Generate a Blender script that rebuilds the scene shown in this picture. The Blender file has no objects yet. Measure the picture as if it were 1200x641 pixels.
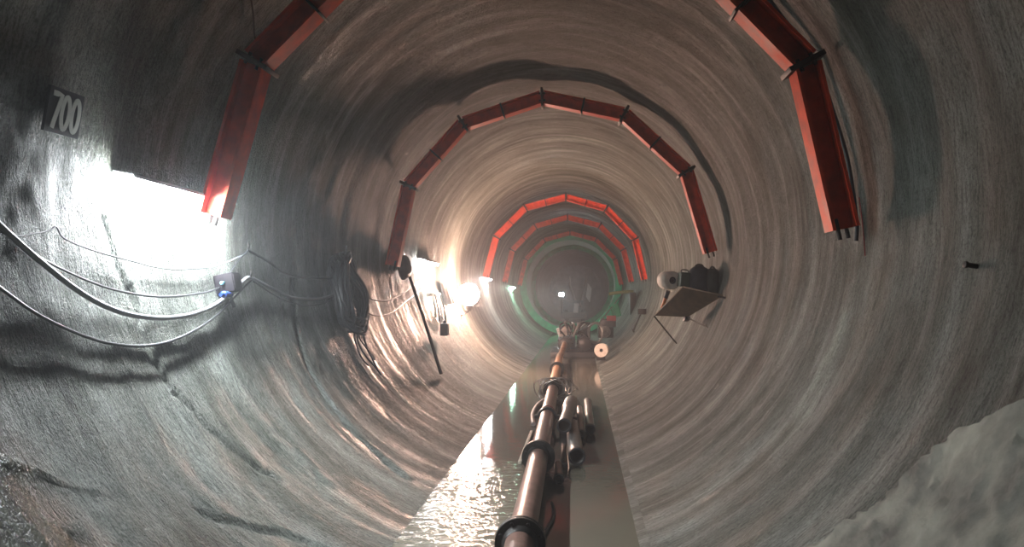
import bpy, math, random
from mathutils import Vector, Matrix, noise

random.seed(7)
SC = bpy.context.scene
COL = SC.collection
V = Vector
PI = math.pi
R = math.radians

# ------------------------------------------------------------------ camera
F = 887.35
YAW, PITCH, ROLL = -0.0900, 0.0310, -0.0009
CAM = V((0.400, 0.0, -0.522))
RW = 2.18            # radius of the lining
WATER = -2.045       # level of the water in the invert
fw = V((math.sin(YAW) * math.cos(PITCH), math.cos(YAW) * math.cos(PITCH), math.sin(PITCH)))
r0 = V((math.cos(YAW), -math.sin(YAW), 0))
u0 = r0.cross(fw)
cr = r0 * math.cos(ROLL) + u0 * math.sin(ROLL)
cu = u0 * math.cos(ROLL) - r0 * math.sin(ROLL)
cd = bpy.data.cameras.new('camera')
cam = bpy.data.objects.new('camera', cd)
COL.objects.link(cam)
M = Matrix((cr, cu, -fw)).transposed().to_4x4()
M.translation = CAM
cam.matrix_world = M
cd.sensor_width = 36
cd.lens = F * 36 / 1200
cd.clip_start = 0.05
SC.camera = cam


def ray(x, y):
    return fw + cr * ((x - 600) / F) - cu * ((y - 320.5) / F)


def onwall(x, y, off=0.0):
    """the point of the lining (moved inward by off) that the survey of the photo puts at x, y"""
    d = ray(x, y)
    rr = RW - off
    a = d.x ** 2 + d.z ** 2
    b = CAM.x * d.x + CAM.z * d.z
    c = CAM.x ** 2 + CAM.z ** 2 - rr * rr
    t = (-b + math.sqrt(b * b - a * c)) / a
    return CAM + d * t


def onplane(x, y, z):
    d = ray(x, y)
    return CAM + d * ((z - CAM.z) / d.z)


def atd(x, y, dist):
    d = ray(x, y)
    return CAM + d * (dist / d.y)


# ------------------------------------------------------------------ materials
MATS = {}


def mat(name, col, rough=0.5, metal=0.0, var=0.25, scale=18.0, bump=0.15, col2=None, emit=None, spec=0.5):
    if name in MATS:
        return MATS[name]
    m = bpy.data.materials.new(name)
    m.use_nodes = True
    nt = m.node_tree
    N, L = nt.nodes, nt.links
    b = N['Principled BSDF']
    b.inputs['Roughness'].default_value = rough
    b.inputs['Metallic'].default_value = metal
    b.inputs['Specular IOR Level'].default_value = spec
    if emit:
        b.inputs['Base Color'].default_value = (*col, 1)
        b.inputs['Emission Color'].default_value = (*emit[0], 1)
        b.inputs['Emission Strength'].default_value = emit[1]
        MATS[name] = m
        return m
    tc = N.new('ShaderNodeTexCoord')
    n = N.new('ShaderNodeTexNoise')
    n.inputs['Scale'].default_value = scale
    n.inputs['Detail'].default_value = 6
    L.new(tc.outputs['Object'], n.inputs['Vector'])
    rp = N.new('ShaderNodeValToRGB')
    rp.color_ramp.elements[0].position = 0.3
    rp.color_ramp.elements[1].position = 0.7
    c2 = col2 or tuple(c * (1 - var) for c in col)
    rp.color_ramp.elements[0].color = (*c2, 1)
    rp.color_ramp.elements[1].color = (*(min(1, c * (1 + var * .4)) for c in col), 1)
    L.new(n.outputs['Fac'], rp.inputs['Fac'])
    L.new(rp.outputs['Color'], b.inputs['Base Color'])
    mr = N.new('ShaderNodeMapRange')
    mr.inputs['To Min'].default_value = max(0.05, rough - .15)
    mr.inputs['To Max'].default_value = min(1, rough + .15)
    L.new(n.outputs['Fac'], mr.inputs['Value'])
    L.new(mr.outputs['Result'], b.inputs['Roughness'])
    bp = N.new('ShaderNodeBump')
    bp.inputs['Strength'].default_value = bump
    bp.inputs['Distance'].default_value = 0.01
    n2 = N.new('ShaderNodeTexNoise')
    n2.inputs['Scale'].default_value = scale * 5
    n2.inputs['Detail'].default_value = 4
    L.new(tc.outputs['Object'], n2.inputs['Vector'])
    L.new(n2.outputs['Fac'], bp.inputs['Height'])
    L.new(bp.outputs['Normal'], b.inputs['Normal'])
    MATS[name] = m
    return m


def concrete(name):
    m = bpy.data.materials.new(name)
    m.use_nodes = True
    nt = m.node_tree
    N, L = nt.nodes, nt.links
    b = N['Principled BSDF']
    uv = N.new('ShaderNodeUVMap')

    def mapped(su, sv):
        mp = N.new('ShaderNodeMapping')
        mp.inputs['Scale'].default_value = (su, sv, 1)
        L.new(uv.outputs['UV'], mp.inputs['Vector'])
        return mp.outputs['Vector']

    def nz(su, sv, detail=5, rough=.55, dist=0.0):
        n = N.new('ShaderNodeTexNoise')
        n.inputs['Scale'].default_value = 1
        n.inputs['Detail'].default_value = detail
        n.inputs['Roughness'].default_value = rough
        n.inputs['Distortion'].default_value = dist
        L.new(mapped(su, sv), n.inputs['Vector'])
        return n.outputs['Fac']

    def ramp(src, stops):
        rp = N.new('ShaderNodeValToRGB')
        e = rp.color_ramp.elements
        while len(e) < len(stops):
            e.new(0.5)
        for q, (p, c) in zip(e, stops):
            q.position = p
            q.color = (*c, 1) if not isinstance(c, float) else (c, c, c, 1)
        L.new(src, rp.inputs['Fac'])
        return rp.outputs['Color']

    def mix(a, c, fac, mode='MIX'):
        x = N.new('ShaderNodeMix')
        x.data_type = 'RGBA'
        x.blend_type = mode
        if isinstance(fac, float):
            x.inputs[0].default_value = fac
        else:
            L.new(fac, x.inputs[0])
        L.new(a, x.inputs[6])
        L.new(c, x.inputs[7])
        return x.outputs[2]

    band = nz(0.55, 2.6, 7, .62, .5)          # rings left by the lining, running round the bore
    streak = nz(11.0, 58.0, 4, .65)            # finer streaks the same way
    grain = nz(55.0, 80.0, 4, .75)
    blot = nz(1.4, 1.7, 6, .62, .5)
    c1 = ramp(band, [(.32, (.08, .088, .075)), (.46, (.17, .183, .165)), (.58, (.25, .27, .25)), (.70, (.43, .455, .435))])
    c2 = ramp(blot, [(.32, (.60, .58, .52)), (.5, (.92, .92, .89)), (.7, (1.0, 1.0, 1.0))])
    c3 = ramp(streak, [(.36, .48), (.54, 1.0)])
    c4 = ramp(grain, [(.38, .22), (.52, 1.0)])
    col = mix(mix(mix(c1, c2, 1.0, 'MULTIPLY'), c3, 1.0, 'MULTIPLY'), c4, .7, 'MULTIPLY')

    # two marks with a shape of their own: lamplight painted as a pale band on the right wall, a darker, browner, glossier patch low on the left
    su = N.new('ShaderNodeSeparateXYZ')
    L.new(uv.outputs['UV'], su.inputs[0])

    def mth(op, x, y=None, z=None):
        q = N.new('ShaderNodeMath')
        q.operation = op
        for i, val in enumerate((x, y, z)):
            if val is None:
                continue
            if isinstance(val, (int, float)):
                q.inputs[i].default_value = val
            else:
                L.new(val, q.inputs[i])
        return q.outputs[0]

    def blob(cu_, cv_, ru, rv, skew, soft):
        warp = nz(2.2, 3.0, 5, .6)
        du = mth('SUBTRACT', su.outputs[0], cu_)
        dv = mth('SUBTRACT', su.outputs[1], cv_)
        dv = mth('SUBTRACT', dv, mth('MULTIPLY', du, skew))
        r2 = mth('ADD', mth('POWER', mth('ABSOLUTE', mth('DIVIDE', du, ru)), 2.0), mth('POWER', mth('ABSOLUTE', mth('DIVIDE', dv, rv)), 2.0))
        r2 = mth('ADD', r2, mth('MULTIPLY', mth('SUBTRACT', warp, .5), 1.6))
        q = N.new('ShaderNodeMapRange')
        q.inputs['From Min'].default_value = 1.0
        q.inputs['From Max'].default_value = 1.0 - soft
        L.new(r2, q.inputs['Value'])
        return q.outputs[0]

    def rgb(*c):
        q = N.new('ShaderNodeRGB')
        q.outputs[0].default_value = (*c, 1)
        return q.outputs[0]

    LIT_BAND = blob(*LIT_BAND_AT)
    BROWN_PATCH = blob(*BROWN_PATCH_AT)
    col = mix(col, mix(col, rgb(1.75, 1.8, 1.8), 1.0, 'MULTIPLY'), LIT_BAND)  # light between shadows, painted in by brightening the base colour
    col = mix(col, mix(col, rgb(.42, .39, .30), 1.0, 'MULTIPLY'), BROWN_PATCH)  # darker and browner inside this patch
    L.new(col, b.inputs['Base Color'])
    wet = nz(0.45, 4.5, 6, .7, .5)          # wet films
    rr = ramp(wet, [(.47, .66), (.55, .5), (.62, .3)])
    rr = mix(rr, rgb(.25, .25, .25), BROWN_PATCH)
    L.new(rr, b.inputs['Roughness'])
    b.inputs['Specular IOR Level'].default_value = 0.28

    def bump(h, dist, prev=None, s=1.0):
        bp = N.new('ShaderNodeBump')
        bp.inputs['Strength'].default_value = s
        bp.inputs['Distance'].default_value = dist
        L.new(h, bp.inputs['Height'])
        if prev:
            L.new(prev, bp.inputs['Normal'])
        return bp.outputs['Normal']
    n1 = bump(nz(12, 40, 5, .62), 0.040)
    n2 = bump(nz(55, 110, 3, .65), 0.020, n1)
    L.new(n2, b.inputs['Normal'])
    return m


def water_mat():
    m = bpy.data.materials.new('murky water')
    m.use_nodes = True
    N, L = m.node_tree.nodes, m.node_tree.links
    b = N['Principled BSDF']
    b.inputs['Roughness'].default_value = 0.06
    b.inputs['IOR'].default_value = 1.33
    b.inputs['Specular IOR Level'].default_value = 0.65
    tc = N.new('ShaderNodeTexCoord')
    n = N.new('ShaderNodeTexNoise')
    n.inputs['Scale'].default_value = 1.3
    n.inputs['Detail'].default_value = 5
    L.new(tc.outputs['Object'], n.inputs['Vector'])
    rp = N.new('ShaderNodeValToRGB')
    rp.color_ramp.elements[0].color = (.115, .10, .075, 1)
    rp.color_ramp.elements[1].color = (.175, .165, .13, 1)
    L.new(n.outputs['Fac'], rp.inputs['Fac'])
    L.new(rp.outputs['Color'], b.inputs['Base Color'])
    # ripples: stronger in the shallow run beside the left edge near the viewer
    sep = N.new('ShaderNodeSeparateXYZ')
    L.new(tc.outputs['Object'], sep.inputs[0])
    mx = N.new('ShaderNodeMapRange')
    mx.inputs['From Min'].default_value = 0.05
    mx.inputs['From Max'].default_value = -0.25
    L.new(sep.outputs['X'], mx.inputs['Value'])
    my = N.new('ShaderNodeMapRange')
    my.inputs['From Min'].default_value = 7.2
    my.inputs['From Max'].default_value = 6.2
    L.new(sep.outputs['Y'], my.inputs['Value'])
    mu = N.new('ShaderNodeMath')
    mu.operation = 'MULTIPLY'
    L.new(mx.outputs[0], mu.inputs[0])
    L.new(my.outputs[0], mu.inputs[1])
    ad = N.new('ShaderNodeMath')
    ad.operation = 'MULTIPLY_ADD'
    ad.inputs[1].default_value = 0.9
    ad.inputs[2].default_value = 0.05
    L.new(mu.outputs[0], ad.inputs[0])
    mp = N.new('ShaderNodeMapping')
    mp.inputs['Scale'].default_value = (9, 16, 1)
    L.new(tc.outputs['Object'], mp.inputs['Vector'])
    rn = N.new('ShaderNodeTexNoise')
    rn.inputs['Scale'].default_value = 1
    rn.inputs['Detail'].default_value = 3
    rn.inputs['Distortion'].default_value = .6
    L.new(mp.outputs[0], rn.inputs['Vector'])
    bp = N.new('ShaderNodeBump')
    bp.inputs['Distance'].default_value = 0.02
    L.new(ad.outputs[0], bp.inputs['Strength'])
    L.new(rn.outputs['Fac'], bp.inputs['Height'])
    L.new(bp.outputs['Normal'], b.inputs['Normal'])
    return m


def _uv(x, y):
    p = onwall(x, y)
    a = math.atan2(p.z, p.x)
    return a, p.y


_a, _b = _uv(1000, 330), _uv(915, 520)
LIT_BAND_AT = ((_a[0] + _b[0]) / 2 * RW, (_a[1] + _b[1]) / 2, abs(_a[0] - _b[0]) / 2 * RW * 1.15, .16, (_b[1] - _a[1]) / ((_b[0] - _a[0]) * RW), .9)
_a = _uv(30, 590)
BROWN_PATCH_AT = ((_a[0] % (2 * PI)) * RW, _a[1] - .15, .75, .42, 0.0, .8)
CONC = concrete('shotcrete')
ORANGE = mat('orange red paint', (.72, .060, .018), .55, 0, .35, 9, .12, spec=.3)
STEEL = mat('dark steel', (.035, .032, .03), .5, .6, .3, 30, .2)
BLACK = mat('black rubber', (.018, .019, .022), .45, 0, .3, 30, .15)
GREYHOSE = mat('grey hose', (.20, .21, .22), .45, 0, .2, 25, .1)
PIPE = mat('worn pipe paint', (.28, .17, .145), .36, .25, .5, 9, .25, col2=(.15, .085, .06))
RUST = mat('rusty pipe', (.36, .20, .11), .5, .2, .5, 8, .3, col2=(.19, .075, .03))
GALV = mat('galvanised steel', (.30, .285, .27), .4, .55, .4, 14, .2)
SHEET = mat('white enamel', (.75, .77, .78), .4, 0, .1, 8, .05)
GREYP = mat('grey plastic', (.010, .008, .011), .6, 0, .2, 14, .08, spec=.15)
BLUE = mat('blue plastic', (.008, .035, .22), .4, 0, .2, 14, .05)
TEAL = mat('teal plastic', (.10, .30, .32), .45, 0, .2, 14, .05)
PLY = mat('plywood', (.15, .098, .058), .7, 0, .4, 7, .1)
TIMBER = mat('bleached timber', (.55, .50, .42), .6, 0, .3, 9, .15)
PAPERW = mat('off white roll', (.72, .66, .58), .7, 0, .2, 12, .1)
GREENP = mat('green paint', (.02, .30, .14), .7, 0, .3, 5, .1, spec=.12)
GREENS = mat('green sheet', (.08, .46, .27), .45, 0, .25, 6, .1)
DGREEN = mat('dark green enamel', (.03, .06, .035), .5, 0, .3, 9, .1)
REDP = mat('red paint', (.22, .02, .02), .5, 0, .3, 9, .1)
BLUEG = mat('blue grey paint', (.10, .14, .18), .45, .2, .35, 7, .15)
PALE = mat('pale crate', (.50, .43, .41), .6, 0, .3, 6, .1)
DARKG = mat('dark machine grease', (.045, .045, .048), .45, .3, .4, 8, .3)
SIGNB = mat('sign black', (.018, .022, .03), .55, 0, .3, 12, .1)
SIGNW = mat('sign white', (.55, .56, .53), .6, 0, .2, 12, .1)
CLOTH = mat('grey cloth', (.33, .30, .29), .85, 0, .3, 12, .3)
OLIVE = mat('olive paint', (.17, .20, .06), .5, 0, .3, 9, .1)
TUBE = mat('lit tube cool', (1, 1, 1), .5, emit=((.91, .97, 1.0), 580.0))
TUBE2 = mat('lit tube white', (1, 1, 1), .5, emit=((.98, .95, .92), 260.0))
TUBEG = mat('lit tube greenish', (1, 1, 1), .5, emit=((.5, 1.0, .74), 240.0))
HALO = mat('lit halogen glass', (1, 1, 1), .5, emit=((1.0, .60, .45), 380.0))
FARL = mat('lit work light glass', (1, 1, 1), .5, emit=((.86, .93, 1.0), 260.0))


# ------------------------------------------------------------------ mesh helpers
class MB:
    def __init__(s):
        s.v, s.f, s.sm = [], [], []

    def add(s, vs, fs, smooth=False):
        o = len(s.v)
        s.v += [V(p) for p in vs]
        s.f += [tuple(i + o for i in f) for f in fs]
        s.sm += [smooth] * len(fs)
        return s

    def box(s, c, ax, ay, az, bev=0.0):
        """box about c with half-axis vectors; bev chamfers all edges"""
        c, ax, ay, az = V(c), V(ax), V(ay), V(az)
        if bev <= 0:
            vs = [c + ax * i + ay * j + az * k for k in (-1, 1) for j in (-1, 1) for i in (-1, 1)]
            return s.add(vs, [(0, 2, 3, 1), (4, 5, 7, 6), (0, 1, 5, 4), (2, 6, 7, 3), (0, 4, 6, 2), (1, 3, 7, 5)])
        import bmesh
        bm = bmesh.new()
        bmesh.ops.create_cube(bm, size=2)
        for q in bm.verts:
            q.co = V((q.co.x * ax.length, q.co.y * ay.length, q.co.z * az.length))
        bmesh.ops.bevel(bm, geom=list(bm.edges), offset=bev, segments=2, affect='EDGES', profile=.6)
        bm.verts.index_update()
        ex, ey, ez = ax.normalized(), ay.normalized(), az.normalized()
        vs = [c + ex * q.co.x + ey * q.co.y + ez * q.co.z for q in bm.verts]
        fs = [tuple(q.index for q in f.verts) for f in bm.faces]
        bm.free()
        return s.add(vs, fs)

    def tube(s, pts, rad, seg=10, cap=True, closed=False):
        pts = [V(p) for p in pts]
        n = len(pts)
        rads = rad if isinstance(rad, (list, tuple)) else [rad] * n
        vs = []
        up = None
        for i, p in enumerate(pts):
            if closed:
                t = pts[(i + 1) % n] - pts[i - 1]
            else:
                t = pts[min(i + 1, n - 1)] - pts[max(i - 1, 0)]
            t.normalize()
            if up is None:
                up = t.orthogonal().normalized()
            up = (up - t * up.dot(t))
            if up.length < 1e-6:
                up = t.orthogonal()
            up.normalize()
            w = t.cross(up)
            for k in range(seg):
                a = 2 * PI * k / seg
                vs.append(p + (up * math.cos(a) + w * math.sin(a)) * rads[i])
        fs = []
        for i in range(n if closed else n - 1):
            j = (i + 1) % n
            for k in range(seg):
                k2 = (k + 1) % seg
                fs.append((i * seg + k, i * seg + k2, j * seg + k2, j * seg + k))
        s.add(vs, fs, True)
        if cap and not closed:
            o = len(s.v) - len(vs)
            s.f += [tuple(o + k for k in reversed(range(seg))), tuple(o + (n - 1) * seg + k for k in range(seg))]
            s.sm += [False, False]
        return s

    def lathe(s, o, axis, prof, seg=32, closed=False):
        """profile of (along, radius) pairs turned about the axis through o"""
        o, a = V(o), V(axis).normalized()
        e = a.orthogonal().normalized()
        w = a.cross(e)
        vs, fs = [], []
        n = len(prof)
        for (t, r) in prof:
            for k in range(seg):
                an = 2 * PI * k / seg
                vs.append(o + a * t + (e * math.cos(an) + w * math.sin(an)) * max(r, 1e-5))
        for i in range(n if closed else n - 1):
            j = (i + 1) % n
            for k in range(seg):
                k2 = (k + 1) % seg
                fs.append((i * seg + k, i * seg + k2, j * seg + k2, j * seg + k))
        return s.add(vs, fs, True)

    def prism(s, poly, p0, p1, ea, eb):
        """polygon (a, b) in the axes ea, eb swept from p0 to p1"""
        p0, p1, ea, eb = V(p0), V(p1), V(ea), V(eb)
        n = len(poly)
        vs = [p0 + ea * a + eb * b for a, b in poly] + [p1 + ea * a + eb * b for a, b in poly]
        fs = [(i, (i + 1) % n, n + (i + 1) % n, n + i) for i in range(n)]
        fs += [tuple(reversed(range(n))), tuple(range(n, 2 * n))]
        return s.add(vs, fs)

    def build(s, name, m, parent=None):
        off = V(parent['_o']) if parent is not None else V((0, 0, 0))
        me = bpy.data.meshes.new(name)
        me.from_pydata([p - off for p in s.v], [], s.f)
        me.materials.append(m)
        me.polygons.foreach_set('use_smooth', s.sm)
        me.update()
        import bmesh
        bm = bmesh.new()
        bm.from_mesh(me)
        bmesh.ops.recalc_face_normals(bm, faces=bm.faces)
        bm.to_mesh(me)
        bm.free()
        try:
            me.set_sharp_from_angle(angle=R(40))
        except Exception:
            pass
        ob = bpy.data.objects.new(name, me)
        COL.objects.link(ob)
        if parent is not None:
            ob.parent = parent
            ob['_o'] = tuple(off)
        return ob


ROOTS = []


def tag(o, label, cat, group=None):
    o['label'] = label
    o['category'] = cat
    if group:
        o['group'] = group
    return o


def thing(name, label, cat, loc, group=None):
    o = bpy.data.objects.new(name, None)
    o.empty_display_size = .1
    COL.objects.link(o)
    o.location = loc
    o['_o'] = tuple(loc)
    return tag(o, label, cat, group)


def single(mb, name, m, label, cat, group=None):
    """a thing that is one mesh: its origin moves to the foot of its bounds"""
    lo = V((min(p.x for p in mb.v), min(p.y for p in mb.v), min(p.z for p in mb.v)))
    hi = V((max(p.x for p in mb.v), max(p.y for p in mb.v), max(p.z for p in mb.v)))
    base = V(((lo.x + hi.x) / 2, (lo.y + hi.y) / 2, lo.z))
    mb.v = [p - base for p in mb.v]
    o = mb.build(name, m)
    o.location = base
    return tag(o, label, cat, group)


def copy_tree(o, parent=None):
    c = o.copy()
    COL.objects.link(c)
    if parent is not None:
        c.parent = parent
    for ch in list(o.children):
        copy_tree(ch, c)
    return c


def smooth(pts, n=8):
    pts = [V(p) for p in pts]
    if len(pts) < 3:
        return pts
    out = []
    q = [pts[0] * 2 - pts[1]] + pts + [pts[-1] * 2 - pts[-2]]
    for i in range(1, len(q) - 2):
        a, b, c, d = q[i - 1:i + 3]
        for k in range(n):
            t = k / n
            out.append(.5 * ((2 * b) + (c - a) * t + (2 * a - 5 * b + 4 * c - d) * t * t + (3 * b - a - 3 * c + d) * t ** 3))
    out.append(pts[-1])
    return out


def wob(pts, amp, seed=0.0, fr=3.0):
    return [p + V((noise.noise(p * fr + V((seed, 0, 0))), noise.noise(p * fr + V((0, seed, 9))), noise.noise(p * fr + V((3, 0, seed))))) * amp for p in pts]


# ------------------------------------------------------------------ the bore
def uv_of(p):
    return math.atan2(p.z, p.x), p.y


def crack(px):
    return [(uv_of(onwall(x, y))[0] % (2 * PI) * RW, onwall(x, y).y) for x, y in px]


CRACKS = [(crack([(118, 250), (140, 310), (165, 372), (182, 415), (205, 458), (240, 495), (290, 540), (330, 562)]), .030, .022),
          (crack([(345, 330), (352, 400), (385, 470), (430, 520), (480, 560)]), .06, .035),
          (crack([(0, 532), (40, 552), (85, 568), (118, 576)]), .025, -.010),
          (crack([(240, 600), (330, 625), (380, 641)]), .05, .02)]
HOLE = [(crack([(300, 545)])[0], .05, .03), (crack([(316, 552)])[0], .035, .03), (crack([(207, 463)])[0], .035, .02)]
CRUST = crack([(935, 660), (962, 637), (1000, 612), (1035, 588), (1052, 560), (1080, 548), (1108, 520), (1120, 508), (1150, 500), (1200, 470), (1290, 430)])
CRUST = [((a - 2 * PI * RW if a > PI * RW else a), y) for a, y in CRUST]


def segd(p, a, b):
    ax, ay = b[0] - a[0], b[1] - a[1]
    t = max(0, min(1, ((p[0] - a[0]) * ax + (p[1] - a[1]) * ay) / (ax * ax + ay * ay + 1e-9)))
    return math.hypot(p[0] - a[0] - ax * t, p[1] - a[1] - ay * t)


def sstep(x):
    x = max(0.0, min(1.0, x))
    return x * x * (3 - 2 * x)


def disp(th, y):
    """how far the lining stands in from its nominal radius"""
    cx, sx = math.cos(th), math.sin(th)
    # rings
    d = .013 * noise.noise(V((cx * .5, sx * .5, y * 1.15)))
    d += .012 * noise.noise(V((cx * .9 + 5, sx * .9, y * 3.1)))
    # hollows
    d += .007 * noise.noise(V((cx * 3.2, sx * 3.2, y * 1.6 + 7)))
    wz = sstep((math.sin(th) * RW + 2.02) / .25)
    d *= wz * .8 + .2 * sstep((math.sin(th) * RW + 2.1) / .2)
    if y < 16:
        d += wz * .006 * noise.noise(V((cx * 9, sx * 9, y * 9)))
    if 2 < y < 7.6:
        d += wz * .0045 * noise.noise(V((cx * 17, sx * 17, y * 22 + 3)))
        u = (th % (2 * PI)) * RW
        if 4.5 < u < 10.5:
            q = (u + .04 * noise.noise(V((u * 6, y * 6, 1))), y + .04 * noise.noise(V((u * 6, y * 6, 5))))
            for pl, w, dep in CRACKS:
                m = min(segd(q, a, b) for a, b in zip(pl, pl[1:]))
                if m < w:
                    d -= dep * (1 - sstep(m / w))
            for c, w, dep in HOLE:
                m = math.hypot(q[0] - c[0], q[1] - c[1])
                if m < w:
                    d -= dep * (1 - sstep(m / w))
    return d


def frange(a, b, st):
    n = max(1, round((b - a) / st))
    return [a + (b - a) * i / n for i in range(n)]


END = 64.0
YS = frange(-5, 2.2, .3) + frange(2.2, 7.6, .03) + frange(7.6, 14, .06) + frange(14, 26, .12) + frange(26, END, .4) + [END]


def lining(name, t0, t1, kind='structure'):
    nt = max(4, round(abs(t1 - t0) * RW / .03))
    vs, fs, uvs = [], [], []
    for y in YS:
        for k in range(nt + 1):
            th = t0 + (t1 - t0) * k / nt
            rr = RW - disp(th, y)
            vs.append((math.cos(th) * rr, y, math.sin(th) * rr))
            uvs.append((th * RW, y))
    w = nt + 1
    for i in range(len(YS) - 1):
        for k in range(nt):
            fs.append((i * w + k, i * w + k + 1, (i + 1) * w + k + 1, (i + 1) * w + k))
    me = bpy.data.meshes.new(name)
    me.from_pydata(vs, [], fs)
    ul = me.uv_layers.new(name='UVMap')
    buf = []
    for f in fs:
        for i in f:
            buf += uvs[i]
    ul.data.foreach_set('uv', buf)
    me.polygons.foreach_set('use_smooth', [True] * len(fs))
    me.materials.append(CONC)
    o = bpy.data.objects.new(name, me)
    COL.objects.link(o)
    o['kind'] = kind
    return o


def struct(o):
    o['kind'] = 'structure'
    return o


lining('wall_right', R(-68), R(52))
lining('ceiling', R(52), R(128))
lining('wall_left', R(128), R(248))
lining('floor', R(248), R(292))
wm = MB()
ws = frange(-5, 12, .25) + frange(12, END, 1.0) + [END]
hw = math.sqrt(RW ** 2 - WATER ** 2) + .05
vs, fs = [], []
for y in ws:
    for k in range(9):
        vs.append((-hw + 2 * hw * k / 8, y, WATER))
for i in range(len(ws) - 1):
    for k in range(8):
        fs.append((i * 9 + k, i * 9 + k + 1, i * 9 + k + 10, i * 9 + k + 9))
wm.add(vs, fs, True)
struct(wm.build('water', water_mat()))
# the heading that closes the bore
hm = MB()
n = 48
vs = [(0, END - .15, 0)]
fs = []
for ring in range(1, 9):
    for k in range(n):
        a = 2 * PI * k / n
        rr = (RW + .05) * ring / 8
        p = V((math.cos(a) * rr, END - .1, math.sin(a) * rr))
        p.y += .12 * noise.noise(p * 1.4)
        vs.append(p)
for k in range(n):
    fs.append((0, 1 + k, 1 + (k + 1) % n))
for ring in range(7):
    for k in range(n):
        a, b = 1 + ring * n + k, 1 + ring * n + (k + 1) % n
        fs.append((a, b, b + n, a + n))
hm.add(vs, fs, True)
struct(hm.build('wall_end', mat('rock face', (.24, .24, .24), .7, 0, .4, 3, .5)))

# broken rim of a newer layer, low on the right wall
def rim_at(us):
    for (a, ya), (b, yb) in zip(CRUST, CRUST[1:]):
        lo, hi = min(a, b), max(a, b)
        if lo <= us <= hi and hi > lo:
            return ya + (yb - ya) * (us - a) / (b - a) + .11 * noise.noise(V((us * 6, 2, 0))) + .05 * noise.noise(V((us * 27, 4, 0)))
    return None


u_lo, u_hi = min(a for a, _ in CRUST), max(a for a, _ in CRUST)
nu, nv = 90, 60
vs, fs = [], []
for i in range(nu + 1):
    us = u_lo + (u_hi - u_lo) * i / nu
    us = min(max(us, u_lo + 1e-4), u_hi - 1e-4)
    ye = rim_at(us) or 2.5
    th = us / RW
    for k in range(nv + 1):
        y = 1.9 + (ye - 1.9) * k / nv
        h = .040 + .022 * noise.noise(V((us * 4, y * 4, 8))) + .014 * noise.noise(V((us * 15, y * 15, 8))) + .006 * noise.noise(V((us * 45, y * 45, 8)))
        h *= 1 if k < nv - 1 else .62
        rr = RW - disp(th, y) - h
        vs.append((math.cos(th) * rr, y, math.sin(th) * rr))
    rr = RW + .02
    vs.append((math.cos(th) * rr, ye + .012, math.sin(th) * rr))
w1 = nv + 2
for i in range(nu):
    for k in range(nv + 1):
        fs.append((i * w1 + k, i * w1 + k + 1, (i + 1) * w1 + k + 1, (i + 1) * w1 + k))
struct(MB().add(vs, fs, True).build('trim_1', mat('newer shotcrete layer', (.23, .22, .185), .8, 0, .7, 5, 1.0)))

# ------------------------------------------------------------------ steel arches
AL = 0.5335


def arch(dist, ph, label):
    t = thing('steel_arch', label, 'steel arch', (0, dist, 0), 'orange steel arches across the bore')
    ey = V((0, 1, 0))
    js = []
    for k in range(7):
        a = PI / 2 - (k - 3) * AL - ph
        js.append(V((2.0 * math.cos(a), dist, 2.0 * math.sin(a))))
    fl, dp, tf, tw = .080, .080, .020, .011   # half flange, half depth
    prof = [(-fl, dp), (fl, dp), (fl, dp - tf), (tw, dp - tf), (tw, -dp + tf), (fl, -dp + tf), (fl, -dp), (-fl, -dp), (-fl, -dp + tf), (-tw, -dp + tf), (-tw, dp - tf), (-fl, dp - tf)]
    for k in range(6):
        p, q = js[k], js[k + 1]
        tn = (q - p).normalized()
        nr = V((-tn.z, 0, tn.x))
        mid = (p + q) / 2
        if nr.dot(mid - V((0, dist, 0))) < 0:
            nr = -nr
        MB().prism(prof, p + tn * .012, q - tn * .012, ey, nr).build('beam_segment', ORANGE, t)
        if 0 < k < 5:
            MB().box(mid - nr * .006, tn * .009, ey * .092, nr * .098, .003).build('mid_clamp', STEEL, t)
        else:
            e, dr = (p, -1) if k == 0 else (q, 1)
            for s in (-1, 1):
                c = e + ey * .03 * s + nr * .035 * s
                MB().tube([c - tn * dr * .08, c + tn * dr * .05], .013, 8).build('anchor_bar', STEEL, t)
    for k in range(1, 6):
        nr = (js[k] - V((0, dist, 0))).normalized()
        tn = V((nr.z, 0, -nr.x))
        jp = MB().box(js[k] - nr * .008, tn * .016, ey * .105, nr * .118, .004).build('joint_plate', STEEL, t)
        if dist < 12:
            for s in (-1, 1):
                for w in (-1, 1):
                    c = js[k] + ey * .05 * s + nr * .045 * w
                    MB().tube([c - tn * .04, c + tn * .04], .012, 6).build('bolt', STEEL, jp)
    return t


arch(4.777, .0311, 'nearest orange steel arch, crown out of the photo, left foot at the glaring lamp')
arch(9.515, -.0363, 'dark red steel arch with full crown in view, right foot above the plywood shelf')
arch(19.17, .0211, 'bright orange arch beyond the warm globe lamp, third from the camera')
arch(24.0, .0, 'dull red arch between the bright orange third arch and the last one')
arch(29.9, .0, 'last and smallest dull arch, right before the green steel tube')


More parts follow.
